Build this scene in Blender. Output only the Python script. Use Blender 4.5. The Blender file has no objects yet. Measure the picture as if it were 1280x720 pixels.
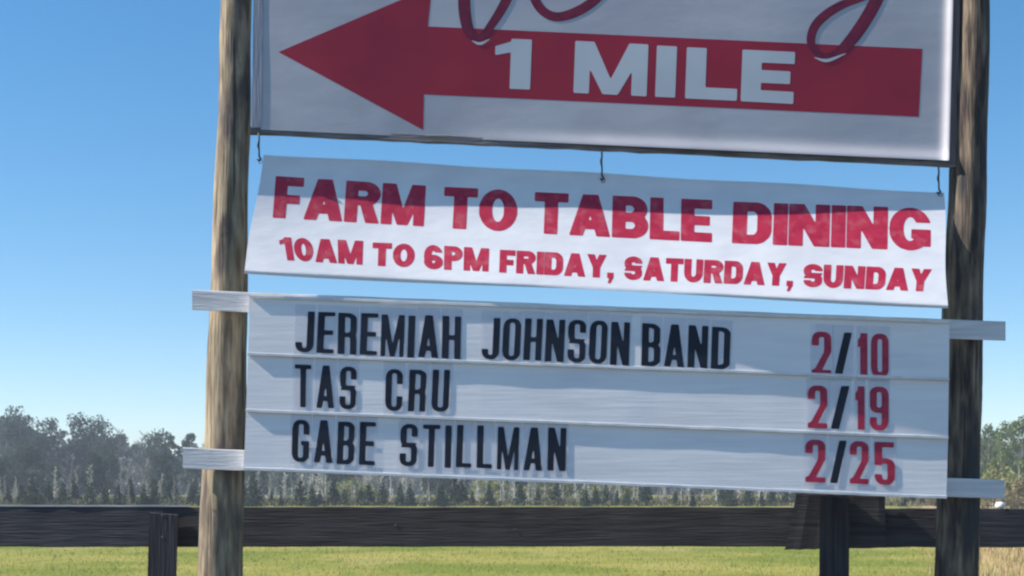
import bpy, math, random
import numpy as np
from mathutils import Vector
from mathutils.geometry import tessellate_polygon
random.seed(7); rng = np.random.default_rng(7)
R = math.radians
C = bpy.context.scene.collection
sc = bpy.context.scene

# ------------------------------------------------------------------ camera
F = 1600.0            # focal length in px of the 1280 px wide picture
HOR = 610.0           # picture row of the horizon
CAMY, CAMZ = -F/300.0, 1.5
cam_d = bpy.data.cameras.new('camera'); cam = bpy.data.objects.new('camera', cam_d); C.objects.link(cam)
cam.location = (0, CAMY, CAMZ); cam.rotation_euler = (R(90), 0, 0)
cam_d.sensor_width = 36; cam_d.lens = F/1280*36
cam_d.shift_y = (HOR-360)/1280
cam_d.clip_start = 0.1; cam_d.clip_end = 5000
sc.camera = cam
sc.render.resolution_x, sc.render.resolution_y = 1024, 576

def P(px, py, y):
    """real point on the plane y = const that belongs to a photograph position"""
    d = y - CAMY
    return Vector(((px-640)/F*d, y, CAMZ-(py-HOR)/F*d))

# ------------------------------------------------------------------ sky and sun
SUN_EL, SUN_AZ = 40.0, 4.5      # elevation; degrees the sun stands in front of the sign plane
world = bpy.data.worlds.new('World'); sc.world = world; world.use_nodes = True
nt = world.node_tree; bg = nt.nodes['Background']
sky = nt.nodes.new('ShaderNodeTexSky'); sky.sky_type = 'NISHITA'; sky.sun_disc = False
sky.sun_elevation = R(SUN_EL); sky.sun_rotation = R(-90-SUN_AZ)
sky.altitude = 1800; sky.air_density = 1.0; sky.dust_density = 0.0; sky.ozone_density = 1.6
hs = nt.nodes.new('ShaderNodeHueSaturation'); hs.inputs['Saturation'].default_value = 1.5
hs.inputs['Hue'].default_value = 0.497
gm = nt.nodes.new('ShaderNodeGamma'); gm.inputs['Gamma'].default_value = 0.78
nt.links.new(sky.outputs[0], gm.inputs['Color']); nt.links.new(gm.outputs[0], hs.inputs['Color']); nt.links.new(hs.outputs[0], bg.inputs['Color'])
bg.inputs['Strength'].default_value = 0.15
sd = bpy.data.lights.new('sun', 'SUN'); sun = bpy.data.objects.new('sun', sd); C.objects.link(sun)
sd.energy = 5.0; sd.angle = R(0.5); sd.color = (1.0, 0.94, 0.84)
tos = Vector((-math.cos(R(SUN_EL))*math.cos(R(SUN_AZ)), -math.cos(R(SUN_EL))*math.sin(R(SUN_AZ)), math.sin(R(SUN_EL))))
sun.rotation_euler = tos.to_track_quat('Z', 'Y').to_euler(); sun.location = (-20, 0, 20)
sc.view_settings.view_transform = 'Standard'; sc.view_settings.look = 'None'
sc.view_settings.gamma = 1; sc.view_settings.exposure = 0.68
sc.cycles.max_bounces = 6; sc.cycles.transparent_max_bounces = 8; sc.cycles.volume_bounces = 0
sc.cycles.pixel_filter_type = 'BLACKMAN_HARRIS'; sc.cycles.filter_width = 2.3
sc.cycles.use_denoising = True

# ------------------------------------------------------------------ helpers
def tag(o, label=None, cat=None, group=None, kind=None):
    if label: o['label'] = label
    if cat: o['category'] = cat
    if group: o['group'] = group
    if kind: o['kind'] = kind
    return o
def empty(name, loc, label, cat, group=None):
    o = bpy.data.objects.new(name, None); C.objects.link(o); o.location = loc
    o.empty_display_size = 0.1
    return tag(o, label, cat, group)
def mesh_of(name, verts, faces, mats, smooth=False, mi=None):
    me = bpy.data.meshes.new(name)
    me.from_pydata([tuple(v) for v in verts], [], [tuple(f) for f in faces])
    for m in (mats if isinstance(mats, (list, tuple)) else [mats]): me.materials.append(m)
    if smooth: me.polygons.foreach_set('use_smooth', [True]*len(me.polygons))
    if mi is not None: me.polygons.foreach_set('material_index', mi)
    me.update(); return me
def link(name, me, parent=None):
    """mesh given in world coordinates (or local to a parent placed by matrix)"""
    o = bpy.data.objects.new(name, me); C.objects.link(o)
    if parent is not None:
        o.parent = parent
    return o
def put(name, verts, faces, mat, parent=None, smooth=False):
    """verts are world coordinates; the object is stored relative to its thing"""
    base = Vector((0, 0, 0)); p = parent
    while p is not None: base += p.location; p = p.parent
    return link(name, mesh_of(name, [Vector(v)-base for v in verts], faces, mat, smooth), parent)

def slab(q0, q1, name, mat, parent, bevel=0.0, nx=1, wob=0.0):
    """closed box between two px quads: q0 the front corners (TL,TR,BR,BL as (px,py,y)), q1 the back ones.
    nx splits along the length and wob roughens the edges like sawn timber."""
    V, Fc = [], []
    rs = random.Random(int(q0[0][0]*31+q0[0][1]*17+len(name)*7))
    def pt(c): return P(*c)
    A = [pt(c) for c in q0]; B = [pt(c) for c in q1]
    # cross-section ring (TLf, BLf, BLb, TLb) swept from left to right with a small bevel
    for i in range(nx+1):
        t = i/nx
        TF, BF = A[0].lerp(A[1], t), A[3].lerp(A[2], t)
        TB, BB = B[0].lerp(B[1], t), B[3].lerp(B[2], t)
        cx = (TF+BF+TB+BB)/4
        ring = []
        for c, n1, n2 in ((TF, TB, BF), (BF, TF, BB), (BB, BF, TB), (TB, BB, TF)):
            if bevel > 0:
                ring += [c+(n1-c).normalized()*bevel, c+(n2-c).normalized()*bevel]
            else: ring.append(c)
        if wob: 
            dz = Vector((0, rs.uniform(-wob, wob)*.6, rs.uniform(-wob, wob)))
            ring = [v+dz+Vector((0, rs.uniform(-wob, wob)*.4, rs.uniform(-wob, wob)*.4)) for v in ring]
        V += ring
    k = len(V)//(nx+1)
    for i in range(nx):
        for j in range(k):
            a, b = i*k+j, i*k+(j+1) % k
            Fc.append((a, b, b+k, a+k))
    Fc.append(tuple(range(k))[::-1]); Fc.append(tuple(range(nx*k, nx*k+k)))
    return put(name, V, Fc, mat, parent)

def tube_pts(path, radii, sides=8):
    V, Fc = [], []
    for i, (p, r) in enumerate(zip(path, radii)):
        p = Vector(p)
        d = (Vector(path[min(i+1, len(path)-1)])-Vector(path[max(i-1, 0)])).normalized()
        u = d.cross(Vector((0.31, 0.95, 0.05))).normalized(); w = d.cross(u)
        for k in range(sides):
            a = 2*math.pi*k/sides
            V.append(p+(u*math.cos(a)+w*math.sin(a))*r)
    n = len(path)
    for i in range(n-1):
        for k in range(sides):
            a, b = i*sides+k, i*sides+(k+1) % sides
            Fc.append((a, b, b+sides, a+sides))
    Fc.append(tuple(range(sides))[::-1]); Fc.append(tuple(range((n-1)*sides, n*sides)))
    return V, Fc
def merge(parts):
    V, Fc = [], []
    for v, f in parts:
        o = len(V); V += list(v); Fc += [tuple(i+o for i in q) for q in f]
    return V, Fc

# ------------------------------------------------------------------ materials
def nodes(name):
    m = bpy.data.materials.new(name); m.use_nodes = True
    n = m.node_tree; return m, n, n.nodes['Principled BSDF']
def noise_mat(name, c1, c2, scale=(1, 1, 1), ns=5.0, rough=.7, bump=0.0, bscale=None, c3=None, detail=6, spec=.3,
              lo=.35, hi=.65, c3scale=(1, 1, 1), c3n=1.5, c3lo=.5, c3hi=.7, translucent=0.0, bdist=.01, per_object=0.0, crack=0.0):
    m, n, b = nodes(name)
    tc = n.nodes.new('ShaderNodeTexCoord'); mp = n.nodes.new('ShaderNodeMapping'); mp.inputs['Scale'].default_value = scale
    geo = n.nodes.new('ShaderNodeNewGeometry')
    n.links.new(geo.outputs['Position'], mp.inputs['Vector'])
    nz = n.nodes.new('ShaderNodeTexNoise'); nz.inputs['Scale'].default_value = ns; nz.inputs['Detail'].default_value = detail
    n.links.new(mp.outputs[0], nz.inputs['Vector'])
    cr = n.nodes.new('ShaderNodeValToRGB'); cr.color_ramp.elements[0].position = lo; cr.color_ramp.elements[1].position = hi
    cr.color_ramp.elements[0].color = (*c1, 1); cr.color_ramp.elements[1].color = (*c2, 1)
    n.links.new(nz.outputs[0], cr.inputs[0]); col = cr.outputs[0]
    if c3:
        mp3 = n.nodes.new('ShaderNodeMapping'); mp3.inputs['Scale'].default_value = c3scale; mp3.inputs['Location'].default_value = (3.1, 1.7, 9.2)
        n.links.new(geo.outputs['Position'], mp3.inputs['Vector'])
        n3 = n.nodes.new('ShaderNodeTexNoise'); n3.inputs['Scale'].default_value = c3n; n3.inputs['Detail'].default_value = 5
        n.links.new(mp3.outputs[0], n3.inputs['Vector'])
        mr = n.nodes.new('ShaderNodeMapRange'); mr.inputs['From Min'].default_value = c3lo; mr.inputs['From Max'].default_value = c3hi
        n.links.new(n3.outputs[0], mr.inputs[0])
        mx = n.nodes.new('ShaderNodeMix'); mx.data_type = 'RGBA'; mx.inputs[7].default_value = (*c3, 1)
        n.links.new(mr.outputs[0], mx.inputs[0]); n.links.new(col, mx.inputs[6]); col = mx.outputs[2]
    if crack:       # thin drying checks that run along the timber, with a few knots
        for sc_k, ns_k, lo_k, hi_k in (((34, 34, 1.1), 1.6, .60, .66), ((7, 7, 5), 1.2, .70, .74)):
            mpk = n.nodes.new('ShaderNodeMapping'); mpk.inputs['Scale'].default_value = sc_k; n.links.new(geo.outputs['Position'], mpk.inputs['Vector'])
            nk = n.nodes.new('ShaderNodeTexNoise'); nk.inputs['Scale'].default_value = ns_k; nk.inputs['Detail'].default_value = 3; n.links.new(mpk.outputs[0], nk.inputs['Vector'])
            mrk = n.nodes.new('ShaderNodeMapRange'); mrk.inputs['From Min'].default_value = lo_k; mrk.inputs['From Max'].default_value = hi_k; mrk.inputs['To Max'].default_value = crack
            n.links.new(nk.outputs[0], mrk.inputs[0])
            mxk = n.nodes.new('ShaderNodeMix'); mxk.data_type = 'RGBA'; mxk.inputs[7].default_value = (.03, .024, .02, 1)
            n.links.new(mrk.outputs[0], mxk.inputs[0]); n.links.new(col, mxk.inputs[6]); col = mxk.outputs[2]
    if per_object:
        oi = n.nodes.new('ShaderNodeObjectInfo'); h = n.nodes.new('ShaderNodeHueSaturation')
        mr = n.nodes.new('ShaderNodeMapRange'); mr.inputs['To Min'].default_value = 1-per_object; mr.inputs['To Max'].default_value = 1+per_object
        n.links.new(oi.outputs['Random'], mr.inputs[0]); n.links.new(mr.outputs[0], h.inputs['Value'])
        n.links.new(col, h.inputs['Color']); col = h.outputs[0]
    n.links.new(col, b.inputs['Base Color'])
    b.inputs['Roughness'].default_value = rough; b.inputs['Specular IOR Level'].default_value = spec
    if bump:
        mpb = n.nodes.new('ShaderNodeMapping'); mpb.inputs['Scale'].default_value = bscale or scale
        n.links.new(geo.outputs['Position'], mpb.inputs['Vector'])
        nb = n.nodes.new('ShaderNodeTexNoise'); nb.inputs['Scale'].default_value = ns*2; nb.inputs['Detail'].default_value = 5
        n.links.new(mpb.outputs[0], nb.inputs['Vector'])
        bm = n.nodes.new('ShaderNodeBump'); bm.inputs['Strength'].default_value = bump; bm.inputs['Distance'].default_value = bdist
        n.links.new(nb.outputs[0], bm.inputs['Height']); n.links.new(bm.outputs[0], b.inputs['Normal'])
    if translucent:
        tr = n.nodes.new('ShaderNodeBsdfTranslucent'); n.links.new(col, tr.inputs['Color'])
        ms = n.nodes.new('ShaderNodeMixShader'); ms.inputs[0].default_value = translucent
        out = n.nodes['Material Output']
        n.links.new(b.outputs[0], ms.inputs[1]); n.links.new(tr.outputs[0], ms.inputs[2]); n.links.new(ms.outputs[0], out.inputs['Surface'])
    return m
M = {}
M['pole'] = noise_mat('round_timber', (.17, .125, .085), (.42, .335, .23), scale=(6, 6, .9), ns=6, rough=.85, bump=.6, bscale=(8, 8, .5),
                      c3=(.12, .095, .085), c3scale=(5, 5, 1.4), c3n=2.6, c3lo=.50, c3hi=.66, bdist=.012, crack=.75)
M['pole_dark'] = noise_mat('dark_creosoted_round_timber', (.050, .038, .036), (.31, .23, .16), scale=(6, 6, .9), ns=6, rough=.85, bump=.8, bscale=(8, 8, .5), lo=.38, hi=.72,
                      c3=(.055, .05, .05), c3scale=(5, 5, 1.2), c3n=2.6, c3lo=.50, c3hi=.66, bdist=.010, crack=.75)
M['frame'] = noise_mat('weathered_frame_timber', (.13, .12, .13), (.27, .25, .26), scale=(1.2, 4, 14), ns=5, rough=.85, bump=.5,
                       c3=(.12, .115, .08), c3scale=(2, 2, 2), c3n=3)
M['frame_v'] = noise_mat('weathered_upright_timber', (.13, .10, .10), (.22, .18, .185), scale=(14, 4, 1.2), ns=5, rough=.85, bump=.4)
M['frame_pale'] = noise_mat('pale_painted_upright', (.22, .24, .30), (.33, .35, .42), scale=(14, 4, 1), ns=4, rough=.7, bump=.3)
M['vinyl'] = noise_mat('sign_vinyl', (.47, .455, .50), (.56, .545, .58), scale=(.7, 1, 1.8), ns=2.2, rough=.45, bump=.12, bdist=.02,
                       c3=(.43, .41, .46), c3n=3, c3lo=.55, c3hi=.8)
M['arrow_red'] = noise_mat('arrow_print_red', (.33, .018, .045), (.42, .024, .05), scale=(1, 1, 1), ns=3, rough=.4)
M['script'] = noise_mat('script_print_wine', (.16, .014, .045), (.27, .018, .05), scale=(6, 6, 6), ns=4, rough=.4)
M['script_edge'] = noise_mat('script_print_dark_edge', (.14, .014, .045), (.18, .016, .05), ns=8, rough=.4)
M['print_white'] = noise_mat('white_print', (.54, .56, .60), (.62, .64, .67), ns=3, rough=.4)
M['banner'] = noise_mat('white_banner_sheet', (.74, .735, .78), (.82, .81, .84), scale=(2, 1, 5), ns=3, rough=.55, bump=.12, bdist=.015,
                        c3=(.70, .70, .74), c3n=4, c3lo=.5, c3hi=.8, translucent=.07)
M['banner_red'] = noise_mat('banner_red_print', (.50, .025, .07), (.60, .04, .09), scale=(3, 3, 3), ns=8, rough=.5,
                            c3=(.62, .13, .17), c3n=22, c3lo=.52, c3hi=.75, translucent=.15)
M['board'] = noise_mat('letter_board_white', (.84, .81, .83), (.90, .875, .885), scale=(.7, 1, 9), ns=3.5, rough=.5, bump=.25, bscale=(.5, 1, 12), bdist=.0035,
                       c3=(.76, .735, .76), c3scale=(.8, 1, 5), c3n=2.6, c3lo=.48, c3hi=.75)
M['ledge'] = noise_mat('letter_track', (.66, .67, .70), (.80, .80, .82), scale=(4, 4, 4), ns=5, rough=.5)
M['slat'] = noise_mat('white_painted_board', (.62, .60, .62), (.78, .765, .77), scale=(1, 3, 14), ns=5, rough=.7, bump=.35, c3=(.48, .46, .46), c3n=5, c3lo=.58, c3hi=.75)
M['black_print'] = noise_mat('black_letter_print', (.006, .008, .02), (.014, .018, .036), ns=8, rough=.45)
M['red_print'] = noise_mat('red_letter_print', (.38, .018, .055), (.50, .035, .08), scale=(3, 3, 3), ns=8, rough=.45)
M['metal'] = noise_mat('dark_hook_metal', (.04, .045, .06), (.09, .09, .10), ns=20, rough=.5)
M['fence'] = noise_mat('dark_stained_board', (.042, .040, .047), (.080, .075, .085), scale=(.8, 3, 14), ns=4, rough=.75, bump=.6, bscale=(1, 4, 20), spec=.25,
                       c3=(.085, .083, .09), c3scale=(1.2, 2, 8), c3n=2.2, c3lo=.55, c3hi=.78)
M['fence_post'] = noise_mat('dark_stained_post', (.022, .022, .030), (.05, .048, .06), scale=(14, 14, .8), ns=4, rough=.75, bump=.6,
                            c3=(.085, .083, .09), c3scale=(9, 9, 1), c3n=1.5, c3lo=.55, c3hi=.78)
M['knob'] = noise_mat('white_ceramic', (.75, .75, .75), (.82, .82, .82), ns=6, rough=.25)
def tile_mat():
    m, n, b = nodes('clear_letter_tile')
    b.inputs['Base Color'].default_value = (.70, .70, .79, 1); b.inputs['Roughness'].default_value = .35
    b.inputs['Specular IOR Level'].default_value = .3
    tr = n.nodes.new('ShaderNodeBsdfTransparent'); ms = n.nodes.new('ShaderNodeMixShader'); ms.inputs[0].default_value = .15
    n.links.new(tr.outputs[0], ms.inputs[1]); n.links.new(b.outputs[0], ms.inputs[2])
    n.links.new(ms.outputs[0], n.nodes['Material Output'].inputs['Surface']); return m
M['tile'] = tile_mat()
def leaf_mat(name, c1, c2, var=.3):
    return noise_mat(name, c1, c2, ns=1.2, detail=3, rough=.75, spec=.1, lo=.3, hi=.7, translucent=.25, per_object=var)
M['oak_leaf'] = leaf_mat('grey_green_oak_foliage', (.032, .048, .036), (.078, .102, .070))
M['pine_leaf'] = leaf_mat('dark_pine_foliage', (.022, .045, .028), (.055, .085, .045))
M['cedar_leaf'] = leaf_mat('dark_young_conifer_foliage', (.018, .034, .022), (.048, .070, .036))
M['green_leaf'] = leaf_mat('fresh_green_foliage', (.06, .095, .03), (.14, .18, .06))
M['bark'] = noise_mat('grey_bark', (.13, .11, .095), (.25, .22, .19), scale=(1, 1, .3), ns=3, rough=.9, per_object=.2)
M['twig'] = noise_mat('bare_grey_twigs', (.24, .22, .21), (.36, .335, .315), ns=1, rough=.9, per_object=.2)
M['pale_twig'] = noise_mat('pale_bare_twigs', (.36, .345, .31), (.55, .53, .47), ns=1, rough=.9, per_object=.25)
M['tan_leaf'] = leaf_mat('tan_dry_scrub', (.20, .17, .09), (.36, .31, .17))
M['yellow_leaf'] = leaf_mat('yellow_green_scrub', (.16, .17, .06), (.27, .27, .10))

# ------------------------------------------------------------------ ground
def ground_mat():
    m, n, b = nodes('field_grass')
    geo = n.nodes.new('ShaderNodeNewGeometry')
    def noise(scale, s, det=6):
        mp = n.nodes.new('ShaderNodeMapping'); mp.inputs['Scale'].default_value = scale
        n.links.new(geo.outputs['Position'], mp.inputs['Vector'])
        z = n.nodes.new('ShaderNodeTexNoise'); z.inputs['Scale'].default_value = s; z.inputs['Detail'].default_value = det
        n.links.new(mp.outputs[0], z.inputs['Vector']); return z.outputs[0]
    def mix(fac, a, c, lo, hi):
        mr = n.nodes.new('ShaderNodeMapRange'); mr.inputs['From Min'].default_value = lo; mr.inputs['From Max'].default_value = hi
        n.links.new(fac, mr.inputs[0])
        mx = n.nodes.new('ShaderNodeMix'); mx.data_type = 'RGBA'; n.links.new(mr.outputs[0], mx.inputs[0])
        if isinstance(a, tuple): mx.inputs[6].default_value = (*a, 1)
        else: n.links.new(a, mx.inputs[6])
        mx.inputs[7].default_value = (*c, 1); return mx.outputs[2]
    c = mix(noise((.22, .30, 1), 1.0), (.165, .195, .032), (.31, .275, .070), .40, .60)
    c = mix(noise((1.5, .5, 1), 1.0), c, (.155, .20, .035), .55, .75)
    c = mix(noise((.5, .15, 1), .8), c, (.40, .33, .13), .55, .78)
    # drier ground on the right of the field
    sx = n.nodes.new('ShaderNodeSeparateXYZ'); n.links.new(geo.outputs['Position'], sx.inputs[0])
    ad = n.nodes.new('ShaderNodeMath'); ad.operation = 'MULTIPLY_ADD'; ad.inputs[1].default_value = 3.0
    n.links.new(noise((.35, .35, 1), 1.0), ad.inputs[0])
    dg = n.nodes.new('ShaderNodeMath'); dg.operation = 'MULTIPLY_ADD'; dg.inputs[1].default_value = -.30
    n.links.new(sx.outputs[1], dg.inputs[0]); n.links.new(sx.outputs[0], dg.inputs[2]); n.links.new(dg.outputs[0], ad.inputs[2])
    c = mix(ad.outputs[0], c, (.40, .29, .15), 3.9, 5.2)      # drier ground beyond an oblique field edge
    sy = n.nodes.new('ShaderNodeMath'); sy.operation = 'MULTIPLY_ADD'; sy.inputs[1].default_value = 3.0; n.links.new(noise((.8, .8, 1), 1.0), sy.inputs[0]); n.links.new(sx.outputs[1], sy.inputs[2])
    inv = n.nodes.new('ShaderNodeMath'); inv.operation = 'MULTIPLY'; inv.inputs[1].default_value = -1; n.links.new(sy.outputs[0], inv.inputs[0])
    c = mix(inv.outputs[0], c, (.11, .095, .05), -6.0, -3.0)      # brown winter verge beside the road
    n.links.new(c, b.inputs['Base Color']); b.inputs['Roughness'].default_value = .9; b.inputs['Specular IOR Level'].default_value = .1
    bm = n.nodes.new('ShaderNodeBump'); bm.inputs['Distance'].default_value = .08; bm.inputs['Strength'].default_value = .5
    n.links.new(noise((1, 1, 1), 9.0, 8), bm.inputs['Height']); n.links.new(bm.outputs[0], b.inputs['Normal'])
    return m
M['ground'] = ground_mat()
G = 560
nn = 40
gv = []; gf = []
for j in range(nn+1):
    for i in range(nn+1):
        x = -G+2*G*i/nn; y = -G+2*G*j/nn
        gv.append((x, y, 0.0))
for j in range(nn):
    for i in range(nn):
        a = j*(nn+1)+i; gf.append((a, a+1, a+nn+2, a+nn+1))
g = link('ground', mesh_of('ground', gv, gf, M['ground'])); tag(g, kind='structure')

M['asphalt'] = noise_mat('asphalt', (.040, .040, .042), (.065, .064, .063), ns=30, rough=.9, bump=.3, c3=(.08, .078, .075), c3n=.6)
M['line'] = noise_mat('road_line_paint', (.55, .55, .52), (.75, .75, .72), ns=12, rough=.7)
def strip(name, x0, x1, y0, y1, z, mat):
    return link(name, mesh_of(name, [(x0, y0, z), (x1, y0, z), (x1, y1, z), (x0, y1, z)], [(0, 1, 2, 3)], mat))
tag(strip('road', -G+5, G-5, -13.0, -3.2, .004, M['asphalt']), kind='structure')
tag(strip('road_edge_line', -G+5, G-5, -3.62, -3.50, .008, M['line']), kind='structure')
def blades(name, n, x0, x1, y0, y1, h, w, mats, wedge=True, keep=None):
    V = np.zeros((n, 3, 3)); 
    yy = y0+(y1-y0)*rng.random(n)**1.3
    if wedge: xx = (rng.random(n)*2-1)*(yy-CAMY)*.47
    else: xx = x0+(x1-x0)*rng.random(n)
    if keep is not None:
        k = keep(xx, yy); xx, yy = xx[k], yy[k]; n = len(xx); V = np.zeros((n, 3, 3))
    hh = h*(.5+rng.random(n)); a = rng.random(n)*math.tau; ww = w*(.6+.8*rng.random(n))
    lx, ly = (rng.random(n)-.5)*hh*.9, (rng.random(n)-.5)*hh*.9
    V[:, 0] = np.stack([xx-np.cos(a)*ww/2, yy-np.sin(a)*ww/2, np.zeros(n)], 1)
    V[:, 1] = np.stack([xx+np.cos(a)*ww/2, yy+np.sin(a)*ww/2, np.zeros(n)], 1)
    V[:, 2] = np.stack([xx+lx, yy+ly, hh], 1)
    me = bpy.data.meshes.new(name); me.vertices.add(3*n); me.vertices.foreach_set('co', V.reshape(-1))
    me.loops.add(3*n); me.loops.foreach_set('vertex_index', np.arange(3*n)); me.polygons.add(n)
    me.polygons.foreach_set('loop_start', np.arange(n)*3)
    for m in mats: me.materials.append(m)
    me.polygons.foreach_set('material_index', rng.integers(0, len(mats), n)); me.update(); me.validate()
    return me
M['gr1'] = noise_mat('grass_blade_green', (.24, .26, .042), (.38, .36, .09), ns=.6, rough=.8, translucent=.3)
M['gr2'] = noise_mat('grass_blade_straw', (.34, .33, .11), (.44, .38, .18), ns=.6, rough=.8, translucent=.2)
M['gr3'] = noise_mat('dry_grass_blade', (.38, .27, .12), (.52, .38, .20), ns=.8, rough=.8, translucent=.2)
o = link('field_grass', blades('field_grass', 60000, 0, 0, 9, 60, .045, .016, [M['gr1'], M['gr1'], M['gr2']], keep=lambda x, y: x < 2.6+.30*y+.5*np.sin(y)))
tag(o, 'short green and straw coloured grass across the open field', 'grass', kind='stuff')
o = link('dry_grass', blades('dry_grass', 70000, 4, 32, 12, 60, .17, .02, [M['gr3'], M['gr3'], M['gr2']], wedge=False, keep=lambda x, y: x > 2.6+.30*y+.5*np.sin(y)))
tag(o, 'taller tan dry grass at the right edge of the field', 'grass', kind='stuff')

# ------------------------------------------------------------------ glyphs (rasterised strokes -> outlines)
RES = 90
def grid(W):
    nx = int((W+.3)*RES); ny = int(1.6*RES)
    xs = (np.arange(nx)+.5)/RES-.15; ys = (np.arange(ny)+.5)/RES-.4
    return np.meshgrid(xs, ys)
def glyph_field(ch, W, s, b):
    X, Y = grid(W); h = 1.0
    def r(x0, y0, x1, y1): return (X >= x0) & (X <= x1) & (Y >= y0) & (Y <= y1)
    def q(*pts):
        m = np.ones_like(X, bool); sg = 0
        A = sum(pts[i][0]*pts[(i+1) % len(pts)][1]-pts[(i+1) % len(pts)][0]*pts[i][1] for i in range(len(pts)))
        for i in range(len(pts)):
            (ax, ay), (bx, by) = pts[i], pts[(i+1) % len(pts)]
            cr = (bx-ax)*(Y-ay)-(by-ay)*(X-ax); m &= (cr >= 0) if A > 0 else (cr <= 0)
        return m
    def rr(x0, y0, x1, y1, rx, ry, cor='abcd'):   # a=TL b=TR c=BR d=BL rounded
        m = r(x0, y0, x1, y1); rx = max(min(rx, (x1-x0)/(2 if len(cor) > 2 or cor in ('ab', 'cd') else 1)), 1e-4); ry = max(min(ry, (y1-y0)/2 if cor != 'cd' else y1-y0), 1e-4)
        for c in cor:
            cx = x0+rx if c in 'ad' else x1-rx; cy = y1-ry if c in 'ab' else y0+ry
            inside = ((X < cx) if c in 'ad' else (X > cx)) & ((Y > cy) if c in 'ab' else (Y < cy))
            e = ((X-cx)/rx)**2+((Y-cy)/ry)**2
            m &= ~(inside & (e > 1))
        return m
    wide = W > .6
    RX = W*.5 if wide else W*.42; RY = .40 if wide else .17
    IX = max(RX-s, .03); IY = max(RY-b, .05)
    def ring(x0, y0, x1, y1, cor='abcd', ry=None):
        k = RY if ry is None else ry
        return rr(x0, y0, x1, y1, RX, k, cor) & ~rr(x0+s, y0+b, x1-s, y1-b, IX, max(k-b, .04), cor)
    def dee(y0, y1, w=W):
        ry = min((y1-y0)/2, .36 if wide else .16); rx = min(w*.55, .36 if wide else .2)
        return rr(0, y0, w, y1, rx, ry, 'bc') & ~rr(s, y0+b, w-s, y1-b, max(rx-s*.8, .03), max(ry-b, .04), 'bc')
    m2 = .5
    if ch == 'I': return r(0, 0, s, 1)
    if ch == 'L': return r(0, 0, s, 1) | r(0, 0, W, b)
    if ch == 'E': return r(0, 0, s, 1) | r(0, 0, W, b) | r(0, 1-b, W, 1) | r(0, .5-b/2, W*.92, .5+b/2)
    if ch == 'F': return r(0, 0, s, 1) | r(0, 1-b, W, 1) | r(0, .5-b/2-.04, W*.88, .5+b/2-.04)
    if ch == 'T': return r(W/2-s/2, 0, W/2+s/2, 1) | r(0, 1-b, W, 1)
    if ch == 'H': return r(0, 0, s, 1) | r(W-s, 0, W, 1) | r(0, .5-b/2, W, .5+b/2)
    if ch == 'N': return r(0, 0, s, 1) | r(W-s, 0, W, 1) | q((0, 1), (s*1.05, 1), (W, 0), (W-s*1.05, 0))
    if ch == 'M':
        k = s*.86; v = s*.42
        return r(0, 0, k, 1) | r(W-k, 0, W, 1) | q((0, 1), (k*1.25, 1), (W/2+v, 0), (W/2-v, 0)) | q((W, 1), (W-k*1.25, 1), (W/2-v, 0), (W/2+v, 0))
    if ch == 'A':
        a = s*.58
        return (q((0, 0), (s*1.02, 0), (W/2+a*.9, 1), (W/2-a, 1)) | q((W, 0), (W-s*1.02, 0), (W/2-a*.9, 1), (W/2+a, 1))
                | q((W*.15, .17), (W*.85, .17), (W*.77, .17+b), (W*.23, .17+b)))
    if ch == 'J': return r(W-s, .2, W, 1) | (ring(0, 0, W, 1.2, 'cd') & (Y < (.30 if wide else .25)))
    if ch == 'P': return r(0, 0, s, 1) | dee(.38, 1)
    if ch == 'R': return r(0, 0, s, 1) | (dee(.42, 1)) | (q((W*.42, .46), (W*.42+s, .46), (W, 0), (W-s*1.08, 0)) if wide else (r(W-s, 0, W, .40) | q((W-s, .3), (W, .3), (W-.02, .5), (W-s-.02, .5))))
    if ch == 'B': return dee(0, .5+b/2) | dee(.5-b/2, 1, W*.97)
    if ch == 'D': return dee(0, 1)
    if ch in 'O0': return ring(0, 0, W, 1, ry=.5 if wide else .2)
    if ch == 'C': return ring(0, 0, W, 1, ry=.46 if wide else .2) & ~r(W*.5, .36, W+1, .64)
    if ch == 'G': return (ring(0, 0, W, 1, ry=.46 if wide else .2) & ~r(W*.5, .40, W+1, .66)) | r(W*.52, .5-b, W, .5) | r(W-s*.9, .10, W, .5)
    if ch == 'U': return rr(0, 0, W, 1, RX, RY, 'cd') & ~rr(s, b, W-s, 1.3, IX, IY, 'cd')
    if ch == 'Y':
        return r(W/2-s/2, 0, W/2+s/2, .48) | q((0, 1), (s*1.08, 1), (W/2+s*.45, .38), (W/2-s*.45, .38)) | q((W, 1), (W-s*1.08, 1), (W/2-s*.45, .38), (W/2+s*.45, .38))
    if ch == 'S':
        ry = .27 if wide else .17
        t = ring(0, .5-b/2, W, 1, ry=ry) & ~r(W*.5, .5+b/2-.001, W+1, .70) & ~r(-1, -1, W*.3, .5+b*.1)
        u = ring(0, 0, W, .5+b/2, ry=ry) & ~r(-1, .30, W*.5, .5-b/2+.001)
        return t | u
    if ch == '1': return r(W-s, 0, W, 1) | q((W-s*.6, 1), (W-s*.6, 1-.24), (0, .66), (0, .84))
    if ch == '2':
        t = ring(0, .42, W, 1.0, ry=.22 if wide else .17)
        t = t & ((Y > .68) | (X > W*.5)) & ~((Y < .42+b) & (X < W*.6))
        return (t & (Y > .52)) | q((0, 0), (s*1.05, 0), (W, .56), (W-s, .56)) | q((W-s, .52), (W, .52), (W, .60), (W-s, .60)) | r(0, 0, W, b) | q((0, b*.6), (s, b*.6), (s*1.3, .25), (.02, .12))
    if ch == '5':
        t = ring(0, 0, W, .62, ry=.2) & ~r(-1, .24, W*.5, .62-b)
        return (t & ~r(-1, .4, s*.5, .5)) | r(0, 1-b, W*.95, 1) | r(0, .45, s, 1)
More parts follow.
